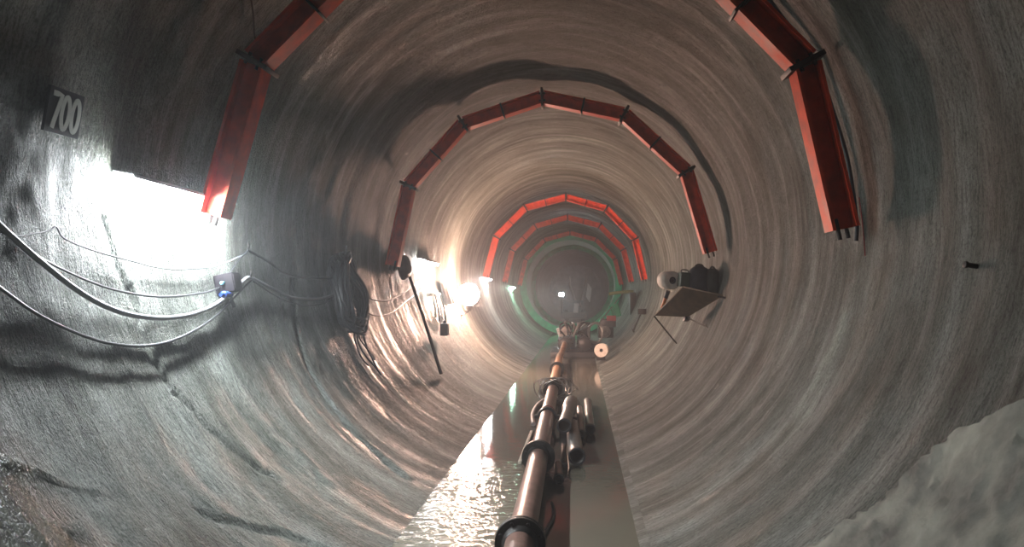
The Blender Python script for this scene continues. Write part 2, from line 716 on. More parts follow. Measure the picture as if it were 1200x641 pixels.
# ------------------------------------------------------------------ lamps
def tube_lamp(y, z, label, tmat, length=1.25):
    th = math.atan2(z, -math.sqrt((RW - .02) ** 2 - z * z))
    n = V((-math.cos(th), 0, -math.sin(th)))          # inward
    up = V((-n.z, 0, n.x))
    if up.z < 0:
        up = -up
    ey = V((0, 1, 0))
    base = V((math.cos(th), 0, math.sin(th))) * (RW - .015) + V((0, y, 0))
    t = thing('tube_lamp', label, 'lamp', base, 'tube lamps on the left wall')
    hl = length / 2
    # hood: a bent sheet standing a little off the wall
    hh = hl - .004
    sh = [(.004, .032), (.002, .064), (.125, .046), (.134, .026), (.128, .025), (.118, .038), (.010, .056), (.010, .032)]
    MB().prism(sh, base - ey * hh, base + ey * hh, n, up).build('hood', SHEET, t)
    for s in (-1, 1):
        for a, b in ((.034, .012), (.080, .016)):
            MB().lathe(base + n * a + up * b + ey * ((hl - .02) * s), -ey * s, [(0, .016), (0, .020), (.014, .020), (.014, .016)], 16, closed=True).build('lamp_socket', SHEET, t)
        MB().box(base + ey * (hh * .7 * s) + n * .03 + up * .066, n * .042, ey * .012, up * .006, .002).build('wall_arm', STEEL, t)
    for k, (a, b) in enumerate(((.034, .012), (.080, .016))):
        c = base + n * a + up * b
        MB().tube([c - ey * hl, c + ey * hl], .0165, 12).build('fluorescent_tube', tmat, t)
    return t


tube_lamp(4.55, .115, 'glaring hooded tube lamp low on the left wall at the nearest arch foot', TUBE)
tube_lamp(12.45, .03, 'hooded white tube lamp above the leaning black pole', TUBE2)
tube_lamp(20.4, -.06, 'small tube lamp at the left foot of the third arch, beyond the warm globe lamp', TUBE2)
tube_lamp(40.0, -.27, 'pale tube lamp on the left wall beyond the green steel tube', TUBE2)
tube_lamp(28.0, -.2, 'tube lamp on the left wall just before the green steel tube', TUBEG)


def flood(p, aim, label, gm, sz=.17, name='flood_lamp', pole=None):
    p, aim = V(p), V(aim).normalized()
    t = thing(name, label, 'lamp', p - V((0, 0, sz * 1.1)))
    sx = aim.cross(V((0, 0, 1))).normalized()
    uz = sx.cross(aim).normalized()
    hs = MB()
    w, h = sz, sz * .75
    # open pan: frustum walls
    f0 = [p + sx * (w * i) + uz * (h * j) for i, j in ((-1, -1), (1, -1), (1, 1), (-1, 1))]
    b0 = [p - aim * .13 + sx * (w * .55 * i) + uz * (h * .55 * j) for i, j in ((-1, -1), (1, -1), (1, 1), (-1, 1))]
    hs.add(f0 + b0, [(0, 1, 5, 4), (1, 2, 6, 5), (2, 3, 7, 6), (3, 0, 4, 7), (4, 5, 6, 7)])
    for k in range(-3, 4):
        hs.box(p - aim * .14 + sx * (w * .14 * k), sx * .004, aim * .022, uz * (h * .5))
    hs.build('housing', STEEL, t)
    fr = MB()
    for s in (-1, 1):
        fr.box(p + sx * (w * s), sx * .012, aim * .012, uz * (h + .012), .003)
        fr.box(p + uz * (h * s), sx * (w + .012), aim * .012, uz * .012, .003)
    fr.build('bezel', STEEL, t)
    MB().box(p - aim * .012, sx * (w * .96), aim * .004, uz * (h * .96)).build('lamp_glass', gm, t)
    br = MB()
    for s in (-1, 1):
        br.box(p + sx * (w + .02) * s - aim * .06 - uz * (h * .6), sx * .004, aim * .015, uz * (h * .65))
    br.box(p - aim * .06 - uz * (h * 1.25), sx * (w + .024), aim * .015, uz * .006)
    br.build('yoke', STEEL, t)
    if pole:
        MB().tube(pole, .018, 8).build('arm', STEEL, t)
    return t


pw = onwall(549, 345, .30)
n = V((-pw.x, 0, -pw.z)).normalized()
t = thing('globe_lamp', 'dazzling warm lamp, its glare built as a globe, on the left wall, halfway down the bore', 'lamp', pw - V((0, 0, .3)))
m = MB()
m.lathe(pw, V((0, 0, 1)), [(.215 * math.sin(PI * (k / 16 - .5)), .215 * math.cos(PI * (k / 16 - .5))) for k in range(17)], 28)  # globe enlarged, its shape stands in for the glare around the lamp
m.build('glare_globe', HALO, t)
MB().lathe(pw + V((0, 0, -.20)), V((0, 0, -1)), [(0, .0), (0, .09), (.03, .10), (.09, .07), (.13, .05), (.13, 0)], 24).build('lamp_holder', STEEL, t)
MB().tube(smooth([pw + V((0, 0, -.31)), pw + V((-.02, 0, -.35)), pw - n * .15 + V((0, 0, -.38)), onwall(549, 362, -.03)], 6), .018, 8).build('arm', STEEL, t)
pf = atd(658, 345, 44.0)
flood(pf, (.1, -1, .0), 'small white work light on a mast in front of the far drill rig', FARL, .14,
      name='work_light', pole=[pf + V((0, .06, -.14)), pf + V((0, .06, WATER - pf.z - .02))])

# ------------------------------------------------------------------ number sign
c4 = [onwall(x, y, .035) for x, y in ((58.5, 100), (98, 112.5), (89, 164), (49.5, 151))]
ctr = sum(c4, V()) / 4
eu = ((c4[1] - c4[0]) + (c4[2] - c4[3])) / 2
ev = ((c4[3] - c4[0]) + (c4[2] - c4[1])) / 2
lu, lv = eu.length, ev.length
en = eu.cross(ev).normalized()
if en.x < 0:
    en = -en
t = thing('number_sign', 'small tilted black board with white number 700, high on the left wall', 'sign', ctr + ev / 2)
MB().box(ctr, eu / 2, ev / 2, en * .008).build('board', SIGNB, t)


def sp(u, v):
    return ctr + eu * (u - .5) + ev * (v - .5) + en * .010


def stroke(pts, w=.017, closed=False):
    m = MB()
    pts = [sp(*p) for p in pts]
    nn = len(pts)
    vs, fs = [], []
    for i, p in enumerate(pts):
        tn = (pts[(i + 1) % nn] - pts[i - 1]) if closed else (pts[min(i + 1, nn - 1)] - pts[max(0, i - 1)])
        sd = tn.normalized().cross(en)
        for a, b in ((-1, 0), (1, 0), (1, 1), (-1, 1)):
            vs.append(p + sd * (w * a) + en * (.003 * b - .001))
    for i in range(nn if closed else nn - 1):
        j = (i + 1) % nn
        for k in range(4):
            k2 = (k + 1) % 4
            fs.append((i * 4 + k, i * 4 + k2, j * 4 + k2, j * 4 + k))
    if not closed:
        fs += [(0, 1, 2, 3), ((nn - 1) * 4 + 3, (nn - 1) * 4 + 2, (nn - 1) * 4 + 1, (nn - 1) * 4)]
    return m.add(vs, fs)


stroke([(.09, .14), (.22, .14), (.335, .15), (.30, .32), (.25, .55), (.21, .75), (.185, .90)], .013).build('digit', SIGNW, t)
for c in (.50, .80):
    stroke([(c + .105 * math.cos(a), .51 + .36 * math.sin(a)) for a in [2 * PI * k / 28 for k in range(28)]], .0125, True).build('digit', SIGNW, t)

# ------------------------------------------------------------------ cables on the left wall
def wcable(name, px, off, rad, m, label, cat='cable', grp='cables slung along the left wall', seg=8, sd=1.0):
    pts = []
    for q in px:
        o = q[2] if len(q) > 2 else off
        pts.append(onwall(q[0], q[1], o))
    pts = wob(smooth(pts, 8), .006, sd)
    return single(MB().tube(pts, rad, seg), name, m, label, cat, grp)


wcable('hose', [(-45, 225), (0, 265), (46, 305), (86, 337), (127, 360), (167, 371), (202, 372), (240, 363), (268, 346), (283, 331), (294, 326), (317, 337), (339, 348), (361, 351), (383, 348), (402, 340), (414, 330)],
       .05, .0145, GREYHOSE, 'thick grey hose sagging from wall to black cable coil, under the glaring lamp', 'hose', seg=12)
wcable('cable', [(-40, 245), (0, 262), (20, 276), (44, 273), (58, 270), (66, 266), (76, 280), (110, 294), (150, 305), (196, 315), (248, 313), (271, 304), (291, 293)],
       .03, .0045, BLACK, 'topmost thin black cable under the glaring lamp, kinked beside the number sign', sd=2)
wcable('cable', [(-30, 262), (8, 274), (35, 294), (69, 314), (104, 330), (138, 341), (173, 347), (208, 347), (242, 342), (262, 335)],
       .04, .0065, BLACK, 'black cable ending in the grey socket box, between two other sagging cables', sd=3)
wcable('cable', [(-40, 310), (0, 337), (35, 362), (69, 381), (104, 396), (138, 404), (179, 405), (219, 392), (254, 369), (283, 340), (297, 327)],
       .045, .0085, BLACK, 'lowest black cable, sagging deepest under the glaring lamp', sd=4)
wcable('cable', [(291, 293), (313, 306), (333, 320), (352, 325), (383, 326), (410, 318)],
       .05, .010, BLACK, 'black cable from the upper hook to the hanging coil', sd=5)
wcable('cable', [(291, 293), (281, 303), (272, 316), (266, 326)],
       .045, .006, BLACK, 'short black lead from the upper hook down into the socket box', sd=6)
wcable('cable', [(248, 313), (262, 308), (276, 302), (290, 297), (291, 296)], .035, .004, GREYHOSE, 'thin pale lead just under the upper hook beside the glare', sd=6.5)
wcable('cable', [(297, 330), (320, 345), (345, 356), (370, 357), (395, 349), (412, 338)],
       .045, .006, BLACK, 'thin black cable just below the grey hose, right of the lower hook', sd=7)
wcable('cable', [(426, 345), (440, 352), (455, 352), (474, 343), (490, 330)], .05, .008, BLACK, 'upper black cable from the hanging coil to the white tube lamp', sd=8)
wcable('cable', [(428, 365), (442, 370), (460, 366), (478, 352), (494, 340)], .05, .008, BLACK, 'lower black cable running from the hanging coil towards the leaning pole', sd=9)
for (x, y), lb in (((291, 292), 'small dark hook holding the upper cables right of the glaring lamp'), ((294, 324), 'lower dark hook carrying the grey hose beside the socket box')):
    p = onwall(x, y, -.04)
    q = onwall(x, y, .07)
    dn = V((0, 0, -1))
    single(MB().tube(smooth([p, q, q + (q - p) * .15 + V((0, 0, .025)), q + (q - p) * .02 + V((0, 0, .05))], 5), .007, 8), 'wall_hook', STEEL, lb, 'hook', 'cable hooks on the left wall')

# socket box with plug
bc = onwall(267, 332, .075)
n = V((-bc.x, 0, -bc.z)).normalized()
ey = V((0, 1, 0))
up = V((-n.z, 0, n.x))
up = up if up.z > 0 else -up
t = thing('socket_box', 'dark grey socket box with a blue plug below the glaring lamp', 'socket box', bc - up * .09)
MB().box(bc, ey * .065, n * .07, up * .065, .008).build('enclosure', GREYP, t)
MB().box(bc + n * .072, ey * .055, n * .004, up * .05, .003).build('cover', GREYP, t)
pc = bc - up * .085 - ey * .09 + n * .02
MB().lathe(pc + ey * .06, -ey, [(0, .0), (0, .018), (.05, .020), (.055, .024), (.11, .024), (.115, .016), (.15, .012), (.15, 0)], 20).build('plug', BLUE, t)
MB().lathe(bc + up * .0 - ey * .065, -ey, [(0, .013), (.03, .013), (.034, .009), (.034, 0)], 16).build('gland', TEAL, t)
MB().tube(smooth([bc - up * .06, bc - up * .12 + ey * .01, bc - up * .17 + ey * .03], 5), .012, 8).build('cord', BLACK, t)

# ------------------------------------------------------------------ coil of cable hung on the wall
cc = onwall(407, 345, .11)
n = V((-cc.x, 0, -cc.z)).normalized()
up = V((-n.z, 0, n.x))
up = up if up.z > 0 else -up
t = thing('cable_coil', 'tangled black coil of cable hanging on the left wall', 'cable coil', cc - up * .5)
cm = MB()
pts = []
NL = 22
spec = [(random.uniform(.19, .33), random.uniform(.33, .43), random.uniform(-.08, .10), random.uniform(-.04, .04), random.uniform(-.03, 0), random.uniform(0, 6)) for _ in range(NL + 1)]
for i in range(NL * 32):
    k, f = divmod(i / 32, 1)
    A0_, B0_ = spec[int(k)], spec[int(k) + 1]
    rx, rz, on, oy, oz, ph = [x + (y - x) * sstep(f) for x, y in zip(A0_, B0_)]
    a = 2 * PI * i / 32 + PI / 2
    pts.append(cc + n * on + ey * oy + up * (.43 - rz + oz) + ey * rx * math.cos(a) * (1 - .25 * math.sin(a)) + up * rz * math.sin(a) + n * (.035 * math.sin(2 * a + ph) + .02 * math.sin(5 * a + ph)))
cm.tube(pts, .016, 8)
cm.build('loops', BLACK, t)
for k, (dx, ln) in enumerate(((-.12, .55), (.02, .75), (.12, .62), (.2, .5))):
    a = cc - up * .3 + ey * dx + n * .03
    e = a - V((0, 0, 1)) * ln
    rad = RW - .04
    pts = []
    for i in range(8):
        q = a.lerp(e, i / 7) + ey * .05 * math.sin(i * .9 + k * 2)
        rr = math.hypot(q.x, q.z)
        lim = RW - .05
        if rr > lim:
            q.x *= lim / rr
            q.z *= lim / rr
        pts.append(q)
    MB().tube(smooth(pts, 5), .009, 8).build('loose_end', BLACK, t)
MB().box(cc + up * .40 + n * .0, ey * .03, n * .13, up * .014, .004).build('tie', GREYHOSE, t)
h0 = cc + up * .46
single(MB().tube(smooth([h0 - n * .18, h0 - up * .03, h0 + n * .08 - up * .03, h0 + n * .11 + up * .03], 5), .012, 8), 'wall_hook', STEEL,
       'stout hook from which the black cable coil hangs', 'hook', 'cable hooks on the left wall')

# ------------------------------------------------------------------ around the second lamp
a, b = onwall(474, 306, .05), onwall(517, 438, .035)
t = thing('steel_bar', 'long black pole leaning on the left wall under the second tube lamp', 'pole', b)
MB().tube([b, a.lerp(b, .5) + V((.01, 0, 0)), a], .022, 10).build('shaft', STEEL, t)
MB().tube([a, a + (a - b).normalized() * .05], .032, 10).build('end_collar', STEEL, t)
lm = onwall(474, 313, .10)
m = MB()
vs, fs = [], []
for i in range(9):
    for k in range(14):
        u, v = PI * i / 8, 2 * PI * k / 14
        q = V((math.sin(u) * math.cos(v) * .10, math.sin(u) * math.sin(v) * .2, math.cos(u) * .17))
        q *= 1 + .25 * noise.noise(q * 9)
        vs.append(lm + q)
for i in range(8):
    for k in range(14):
        fs.append((i * 14 + k, i * 14 + (k + 1) % 14, (i + 1) * 14 + (k + 1) % 14, (i + 1) * 14 + k))
m.add(vs, fs, True)
t = thing('sack', 'dark lumpy sack hung at the top of the leaning pole', 'sack', lm - V((0, 0, .18)))
m.build('bag', BLACK, t)
MB().tube(smooth([lm + V((0, -.03, .15)), lm + V((-.03, 0, .24)), onwall(474, 300, -.02)], 5), .008, 6).build('sling', STEEL, t)

# cloths, folder and blue can hung on the wall beyond the second lamp
def drape(c, w, h, label, m, name, dy=1.0, grp=None, sd=0.0):
    c = V(c)
    mb = MB()
    vs, fs = [], []
    nu, nv = 14, 12
    for side in (0, 1):
        for j in range(nv + 1):
            for i in range(nu + 1):
                s, tt = i / nu - .5, j / nv
                q = c + V((0, w * s * (1 - .35 * tt), -h * tt))
                rr = math.hypot(q.x, q.z)
                lim = RW - .05 - .03 * math.sin(s * 16 + sd) * (.3 + tt) - .012 * side
                q.x *= lim / rr
                q.z *= lim / rr
                vs.append(q)
    w1 = nu + 1
    o2 = w1 * (nv + 1)
    for j in range(nv):
        for i in range(nu):
            q = (j * w1 + i, j * w1 + i + 1, (j + 1) * w1 + i + 1, (j + 1) * w1 + i)
            fs.append(q)
            fs.append(tuple(k + o2 for k in reversed(q)))
    for i in range(nu):
        fs.append((i, o2 + i, o2 + i + 1, i + 1))
        e = nv * w1
        fs.append((e + i + 1, e + o2 + i + 1, e + o2 + i, e + i))
    for j in range(nv):
        fs.append((j * w1, (j + 1) * w1, o2 + (j + 1) * w1, o2 + j * w1))
        fs.append((j * w1 + nu, o2 + j * w1 + nu, o2 + (j + 1) * w1 + nu, (j + 1) * w1 + nu))
    mb.add(vs, fs, True)
    return single(mb, name, m, label, 'cloth', grp)


drape(onwall(522, 332, .05), 1.0, .42, 'pale grey cloth hung on the left wall between the white lamp and warm globe lamp', CLOTH, 'cloth', sd=1)
p = onwall(512, 352, .10)
t = thing('tool_rack', 'jumble of pale tools on the wall directly under the white tube lamp', 'tools', p - V((0, 0, .25)))
MB().box(p + V((-.05, 0, .1)), V((.03, 0, 0)), V((0, .45, 0)), V((0, 0, .025)), .005).build('rail', TIMBER, t)
for k in range(5):
    q = p + V((.0, -.36 + .18 * k, .10))
    e = q + V((.0 + .05, .05 * math.sin(k * 2.1), -.38 - .08 * (k % 3)))
    rr = math.hypot(e.x, e.z)
    if rr > RW - .05:
        e.x *= (RW - .05) / rr
        e.z *= (RW - .05) / rr
    MB().tube([q, q.lerp(e, .6) + V((.01, 0, 0)), e], [.013, .013, .024], 8).build('tool_handle', (TIMBER, GALV, PALE)[k % 3], t)
p = onwall(521, 386, .13)
t = thing('jerry_can', 'small dark blue can hung low on the left wall past the leaning pole', 'can', p - V((0, 0, .16)))
MB().box(p, V((.06, 0, 0)), V((0, .08, 0)), V((0, 0, .10)), .02).build('body', BLUEG, t)
MB().tube(smooth([p + V((0, -.05, .09)), p + V((0, -.035, .14)), p + V((0, .035, .14)), p + V((0, .05, .09))], 5), .012, 8).build('handle', BLUEG, t)
MB().lathe(p + V((0, .055, .09)), (0, .3, 1), [(0, 0), (0, .02), (.05, .02), (.05, 0)], 12).build('cap', BLACK, t)
single(MB().tube(smooth([p + V((0, 0, .135)), p + V((-.05, 0, .21)), onwall(521, 372, -.03)], 5), .006, 6), 'wall_hook', STEEL, 'thin hook from which the dark blue can hangs', 'hook', 'cable hooks on the left wall')

# ------------------------------------------------------------------ pipeline on the floor
pa, pb = V((.085, 1.6, WATER + .135)), V((-.085, 17.7, WATER + .135))
ax = (pb - pa).normalized()


def pat(y):
    return pa + (pb - pa) * ((y - pa.y) / (pb.y - pa.y))


t = thing('pipeline', 'long flanged pipe of red-brown sections lying down the wet floor', 'pipe', pat(4.4) - V((0, 0, .135)))
stops = [1.6, 4.32, 6.62, 11.4, 14.6, 17.7]
for k, (y0, y1) in enumerate(zip(stops, stops[1:])):
    p, q = pat(y0 + .01), pat(y1 - .01)
    L_ = (q - p).length
    sec = MB().lathe(p, ax, [(0, .084), (L_, .084), (L_, .074), (0, .074)], 32, closed=True).build('pipe_section', RUST if y0 > 11 else PIPE, t)
for k, y in enumerate(stops[1:-1]):
    p = pat(y)
    fl = MB()
    for s in (-1, 1):
        fl.lathe(p + ax * (.017 * s - .0125), ax, [(0, .086), (0, .142), (.003, .145), (.022, .145), (.025, .142), (.025, .086)], 40)
        fl.lathe(p + ax * (.03 * s), ax * s, [(0, .105), (.03, .098), (.05, .086)], 32)
    f = fl.build('flange', STEEL, t)
    for i in range(8):
        a = 2 * PI * (i + .5) / 8
        e = V((1, 0, 0))
        w = ax.cross(e)
        c = p + (e * math.cos(a) + w * math.sin(a)) * .119
        MB().tube([c - ax * .05, c + ax * .05], .011, 6).build('bolt', STEEL, f)
p = pat(8.85)
cl = MB().lathe(p - ax * .05, ax, [(0, .085), (0, .105), (.02, .112), (.08, .112), (.10, .105), (.10, .085)], 32).build('pipe_clamp', BLACK, t)
for s in (-1, 1):
    MB().box(p + V((.125 * s, 0, 0)), V((.02, 0, 0)), ax * .04, V((0, 0, .02)), .004).build('clamp_lug', BLACK, cl)
MB().lathe(pat(9.05) - ax * .02, ax, [(0, .085), (0, .10), (.04, .10), (.04, .085)], 32).build('hoop', REDP, t)

# loose pipes right of the line
def pipe_piece(p, q, rad, label, m=GALV, bell=None, name='loose_pipe', lip=True):
    p, q = V(p), V(q)
    a = (q - p).normalized()
    L_ = (q - p).length
    base = V((p.x, p.y, p.z - rad))
    t = thing(name, label, 'pipe', base, 'loose pipes lying beside the pipeline')
    prof = [(0, rad - .008), (0, rad), (L_ * .55, rad)]
    if bell:
        prof += [(L_ * .62, bell), (L_ * .97, bell), (L_, bell * .9), (L_, bell * .9 - .01), (L_ * .62, bell - .012), (L_ * .55, rad - .008)]
    else:
        prof += [(L_, rad), (L_, rad - .008), (L_ * .5, rad - .008)]
    MB().lathe(p, a, prof, 28, closed=True).build('tube', m, t)
    if lip:
        MB().lathe(p - a * .004, a, [(0, rad - .009), (0, rad + .008), (.055, rad + .008), (.06, rad), (.06, rad - .007)], 28).build('dark_collar', BLACK, t)
    return t


zb = WATER + .078
pipe_piece(onplane(676, 535, zb), onplane(668, 482, zb), .072, 'thick grey pipe end with dark open mouth, nearest of the loose pipes')
za = WATER + .224
A0 = onplane(661, 499, za)
pipe_piece(A0, V((A0.x + .05, A0.y + 1.9, za - .02)), .066, 'grey pipe with wide swollen socket lying on top, against the long pipeline', bell=.088)
zc = WATER + .055
pipe_piece(onplane(692, 503, zc), onplane(688.5, 470, zc), .050, 'narrow grey pipe, outermost to the right of the loose pipes')
zd = WATER + .045
pipe_piece(onplane(681.5, 509, zd), onplane(679, 478, zd), .038, 'thinnest loose pipe, wedged between the thick one and the outermost')
zk = WATER + .04
kk = onplane(655, 562, zk)
pipe_piece(kk, kk + V((-.02, .55, 0)), .035, 'short small pipe stub in the water right beside the long pipeline', m=PIPE)
# a stand carrying the raised pipe keeps it off the floor
A1 = V((A0.x + .025, A0.y + 1.0, za - .07))
t = thing('timber_block', 'dark timber bearer under the swollen socket pipe', 'timber', (A1.x, A1.y, WATER))
MB().box((A1.x, A1.y, WATER + .06), V((.10, 0, 0)), V((0, .06, 0)), V((0, 0, .09)), .008).build('bearer', DARKG, t)
# cable trailing beside the line
cp = [V((pat(y).x + .135 + .03 * math.sin(y * 5), y, WATER + .014)) for y in [2.6 + .2 * k for k in range(16)]]
single(MB().tube(smooth(cp, 5), .013, 8), 'cable', BLACK, 'thin black cable trailing in the water along the right of the pipeline', 'cable')
# batten and pale hose left of the line
p, q = onplane(609, 543, WATER + .012), onplane(623, 506, WATER + .012)
single(MB().box((p + q) / 2 + V((0, 0, .004)), (q - p) / 2, V((.016, 0, 0)), V((0, 0, .012)), .003), 'batten', TIMBER, 'thin pale batten in the water just left of the pipeline', 'timber')
hp = [onplane(x, y, WATER + .028) for x, y in ((625, 497), (624, 487), (628, 477), (634, 471), (639, 468))]
single(MB().tube(smooth(hp, 6), .026, 10), 'hose', PALE, 'short curved pale hose beside the pipeline clamp', 'hose')
# wire tangle on the pipe at the third flange
t = thing('wire_tangle', 'loose loops of thin wire around the pipeline at its middle flange', 'wire', pat(11.2) - V((0, 0, .13)))
wt = MB()
pts = []
spec = [(random.uniform(-.25, .35), random.uniform(-.08, .14), random.uniform(-.02, .05), random.uniform(.17, .27), random.uniform(.12, .17)) for _ in range(9)]
for i in range(8 * 26):
    k, f = divmod(i / 26, 1)
    dy, dx, dz, rx, rz = [x + (y - x) * sstep(f) for x, y in zip(spec[int(k)], spec[int(k) + 1])]
    a = 2 * PI * i / 26
    c = pat(11.25 + dy) + V((dx, 0, dz))
    pts.append(V((c.x + rx * math.cos(a), c.y + .2 * math.sin(a + k), max(WATER + .012, c.z + rz * math.sin(a) + .03 * math.sin(3 * a + k)))))
wt.tube(pts, .007, 6)
wt.build('loops', GALV, t)

# ------------------------------------------------------------------ shelf on the right wall
D_, C_ = atd(800, 337, 9.85), onwall(847, 347, .02)
A_, B_ = atd(767, 370, 10.5), atd(806, 371.5, 10.4)
nrm = (B_ - A_).cross(D_ - A_).normalized()
if nrm.y < 0:
    nrm = -nrm          # the upper face looks up and away
t = thing('plywood_shelf', 'sagging plywood shelf with thin struts on the right wall, loaded with gear', 'shelf', B_ - V((0, 0, .1)))
m = MB()
bt = .022
vs = [A_, B_, C_, D_] + [q + nrm * bt for q in (A_, B_, C_, D_)]
m.add(vs, [(0, 1, 2, 3), (4, 7, 6, 5), (0, 4, 5, 1), (1, 5, 6, 2), (2, 6, 7, 3), (3, 7, 4, 0)])
m.build('board', PLY, t)
MB().tube([A_ - nrm * .012, onwall(794, 404, -.03)], .010, 8).build('strut', STEEL, t)
MB().tube([B_ - nrm * .012, onwall(833, 386, -.03)], .010, 8).build('strut', STEEL, t)
MB().box(A_.lerp(B_, .97) - nrm * .03, (B_ - A_).normalized() * .035, nrm * .028, (D_ - A_).normalized() * .03, .004).build('bracket', DARKG, t)
MB().tube([C_ - nrm * .02 + (D_ - C_) * .1, C_ + (C_ - D_).normalized() * .12 - nrm * .02], .014, 8).build('wall_pin', STEEL, t)

# gear on the shelf, standing along its slope
eu = (B_ - A_).normalized()      # towards the wall
es = (D_ - A_)
es = (es - eu * es.dot(eu)).normalized()   # up the slope, towards the viewer
en = nrm


def shp(a, b, h):
    """point of the shelf: a across (0 inner, 1 wall), b along the slope (0 low, 1 high), h above"""
    lo, hi = A_.lerp(B_, a), D_.lerp(C_, a)
    return lo.lerp(hi, b) + en * (bt + h)


UP = V((0, 0, 1))
# white roll
rc = atd(785, 328.5, 10.22)
ra = V((.42, -1, -.05)).normalized()
t = thing('tape_roll', 'off-white roll with dark core at the inner end of the plywood shelf', 'roll', rc - V((0, 0, .12)))
MB().lathe(rc + ra * .07, -ra, [(0, .045), (0, .112), (.012, .122), (.20, .122), (.212, .112), (.212, .045)], 36, closed=True).build('winding', PAPERW, t)
MB().lathe(rc + ra * .075, -ra, [(0, .030), (0, .047), (.22, .047), (.22, .030)], 28, closed=True).build('core', DARKG, t)
MB().lathe(rc - ra * .05, -ra, [(0, 0), (0, .031), (.01, .031), (.01, 0)], 24).build('core_plug', BLACK, t)
# support stem under the roll to shelf: a block it rests on
q = atd(779, 349, 10.36)
t = thing('hand_tool', 'orange-handled dark tool stuck down between the white roll and shelf edge', 'tool', q - V((0, 0, .12)))
MB().tube([atd(783, 341, 10.33), atd(780, 349, 10.36)], .030, 12).build('head', BLACK, t)
MB().tube(smooth([atd(780, 349, 10.36), atd(778, 355, 10.39), atd(775.5, 361, 10.42)], 4), [.022] * 9, 12).build('handle', mat('orange plastic', (.75, .20, .03), .5), t)
# small green case
gc = atd(801.5, 328.5, 10.02)
t = thing('tool_case', 'small dark green case between the white roll and the black bags', 'case', gc - V((0, 0, .1)))
gx = V((1, .15, -.10)).normalized()
gy = UP.cross(gx).normalized()
gz = gx.cross(gy)
MB().box(gc, gx * .066, gy * .09, gz * .085, .012).build('body', DGREEN, t)
MB().box(gc + gz * .088, gx * .070, gy * .095, gz * .014, .006).build('lid', DGREEN, t)
MB().tube(smooth([gc + gz * .10 - gx * .05, gc + gz * .135 - gx * .035, gc + gz * .135 + gx * .035, gc + gz * .10 + gx * .05], 4), .008, 8).build('handle', BLACK, t)


def bag(c, sx, sy, sz, label, m, sd):
    mb = MB()
    vs, fs = [], []
    nu, nv = 12, 20
    for i in range(nu + 1):
        for k in range(nv):
            u, v = PI * i / nu, 2 * PI * k / nv
            ex = .55
            f = lambda w: math.copysign(abs(w) ** ex, w)
            q = V((f(math.sin(u)) * f(math.cos(v)) * sx, f(math.sin(u)) * f(math.sin(v)) * sy, f(math.cos(u)) * sz))
            q *= 1 + .16 * noise.noise(q * 8 + V((sd, 0, 0)))
            vs.append(V(c) + q)
    for i in range(nu):
        for k in range(nv):
            fs.append((i * nv + k, i * nv + (k + 1) % nv, (i + 1) * nv + (k + 1) % nv, (i + 1) * nv + k))
    mb.add(vs, fs, True)
    t = thing('gear_bag', label, 'bag', V(c) - V((0, 0, sz)), 'bags on the plywood shelf')
    mb.build('sack_body', m, t)
    MB().tube(smooth([V(c) + V((-sx * .5, 0, sz * .85)), V(c) + V((-sx * .2, 0, sz * 1.12)), V(c) + V((sx * .25, 0, sz * 1.1)), V(c) + V((sx * .5, 0, sz * .85))], 5), .010, 8).build('carry_strap', BLACK, t)
    return t


BAGM = mat('dark canvas', (.030, .033, .042), .7, 0, .4, 14, .3)
bag(atd(819.5, 328, 10.0), .135, .15, .175, 'larger black bag in the middle of the gear on the plywood shelf', BAGM, 1)
bag(atd(835, 329.5, 9.85), .070, .14, .16, 'dark bag wedged against the right wall on the plywood shelf', mat('dark olive canvas', (.04, .042, .034), .75, 0, .4, 14, .3), 4)

# cable beside the nearest arch and red cord
wcable('cable', [(880, -40), (905, 4), (932, 40), (957, 78), (975, 125), (990, 175), (1000, 225), (1004, 262), (1003, 283)], .03, .013, BLACK,
       'dark cable curving down the right wall beside the nearest arch', grp=None)
wcable('cord', [(1007, 232), (1010, 255), (1012, 282), (1013, 300)], .015, .004, REDP, 'thin red cord hanging on the right wall beyond the nearest arch foot', 'cord', grp=None)
wcable('rod', [(294, 0), (297, 20), (299, 45)], .02, .006, STEEL, 'thin dark rod on the left wall above the nearest arch bend', 'rod', grp=None)
p = onwall(1137, 313, .02)
single(MB().lathe(p + V((.04, 0, 0)), V((-p.x, 0, -p.z)), [(0, 0), (0, .012), (.05, .012), (.055, .016), (.065, .016), (.07, 0)], 12), 'anchor_bolt', STEEL,
       'tiny dark bolt in the bare right wall', 'bolt')

# ------------------------------------------------------------------ green tube far down the bore
t = thing('lining_tube', 'green painted steel tube lining the far end of the bore', 'steel tube', (0, 31.4, -2.1))
g = MB()
G0, G1, GR = 31.2, 37.5, 2.02
g.lathe((0, G0, 0), (0, 1, 0), [(0, GR), (0, GR + .08), (G1 - G0, GR + .08), (G1 - G0, GR)], 96, closed=True)
g.build('shell', GREENP, t)
RIMG = mat('bright green paint', (.03, .44, .26), .7, 0, .3, 5, .1, spec=.12)
for y in (G0 - .03, G1 - .05):
    MB().lathe((0, y, 0), (0, 1, 0), [(0, GR - .20), (0, GR + .07), (.08, GR + .07), (.08, GR - .20)], 96, closed=True).build('end_rim', RIMG, t)

# ------------------------------------------------------------------ machines beyond the pipeline
def wb(px0, py0, px1, py1, y, dep, bev=.01):
    """box whose front face spans the given survey points at distance y, dep deep"""
    a, b = atd(px0, py0, y), atd(px1, py1, y)
    c = (a + b) / 2 + V((0, dep / 2, 0))
    return MB().box(c, V((abs(b.x - a.x) / 2, 0, 0)), V((0, dep / 2, 0)), V((0, 0, abs(b.z - a.z) / 2)), bev)


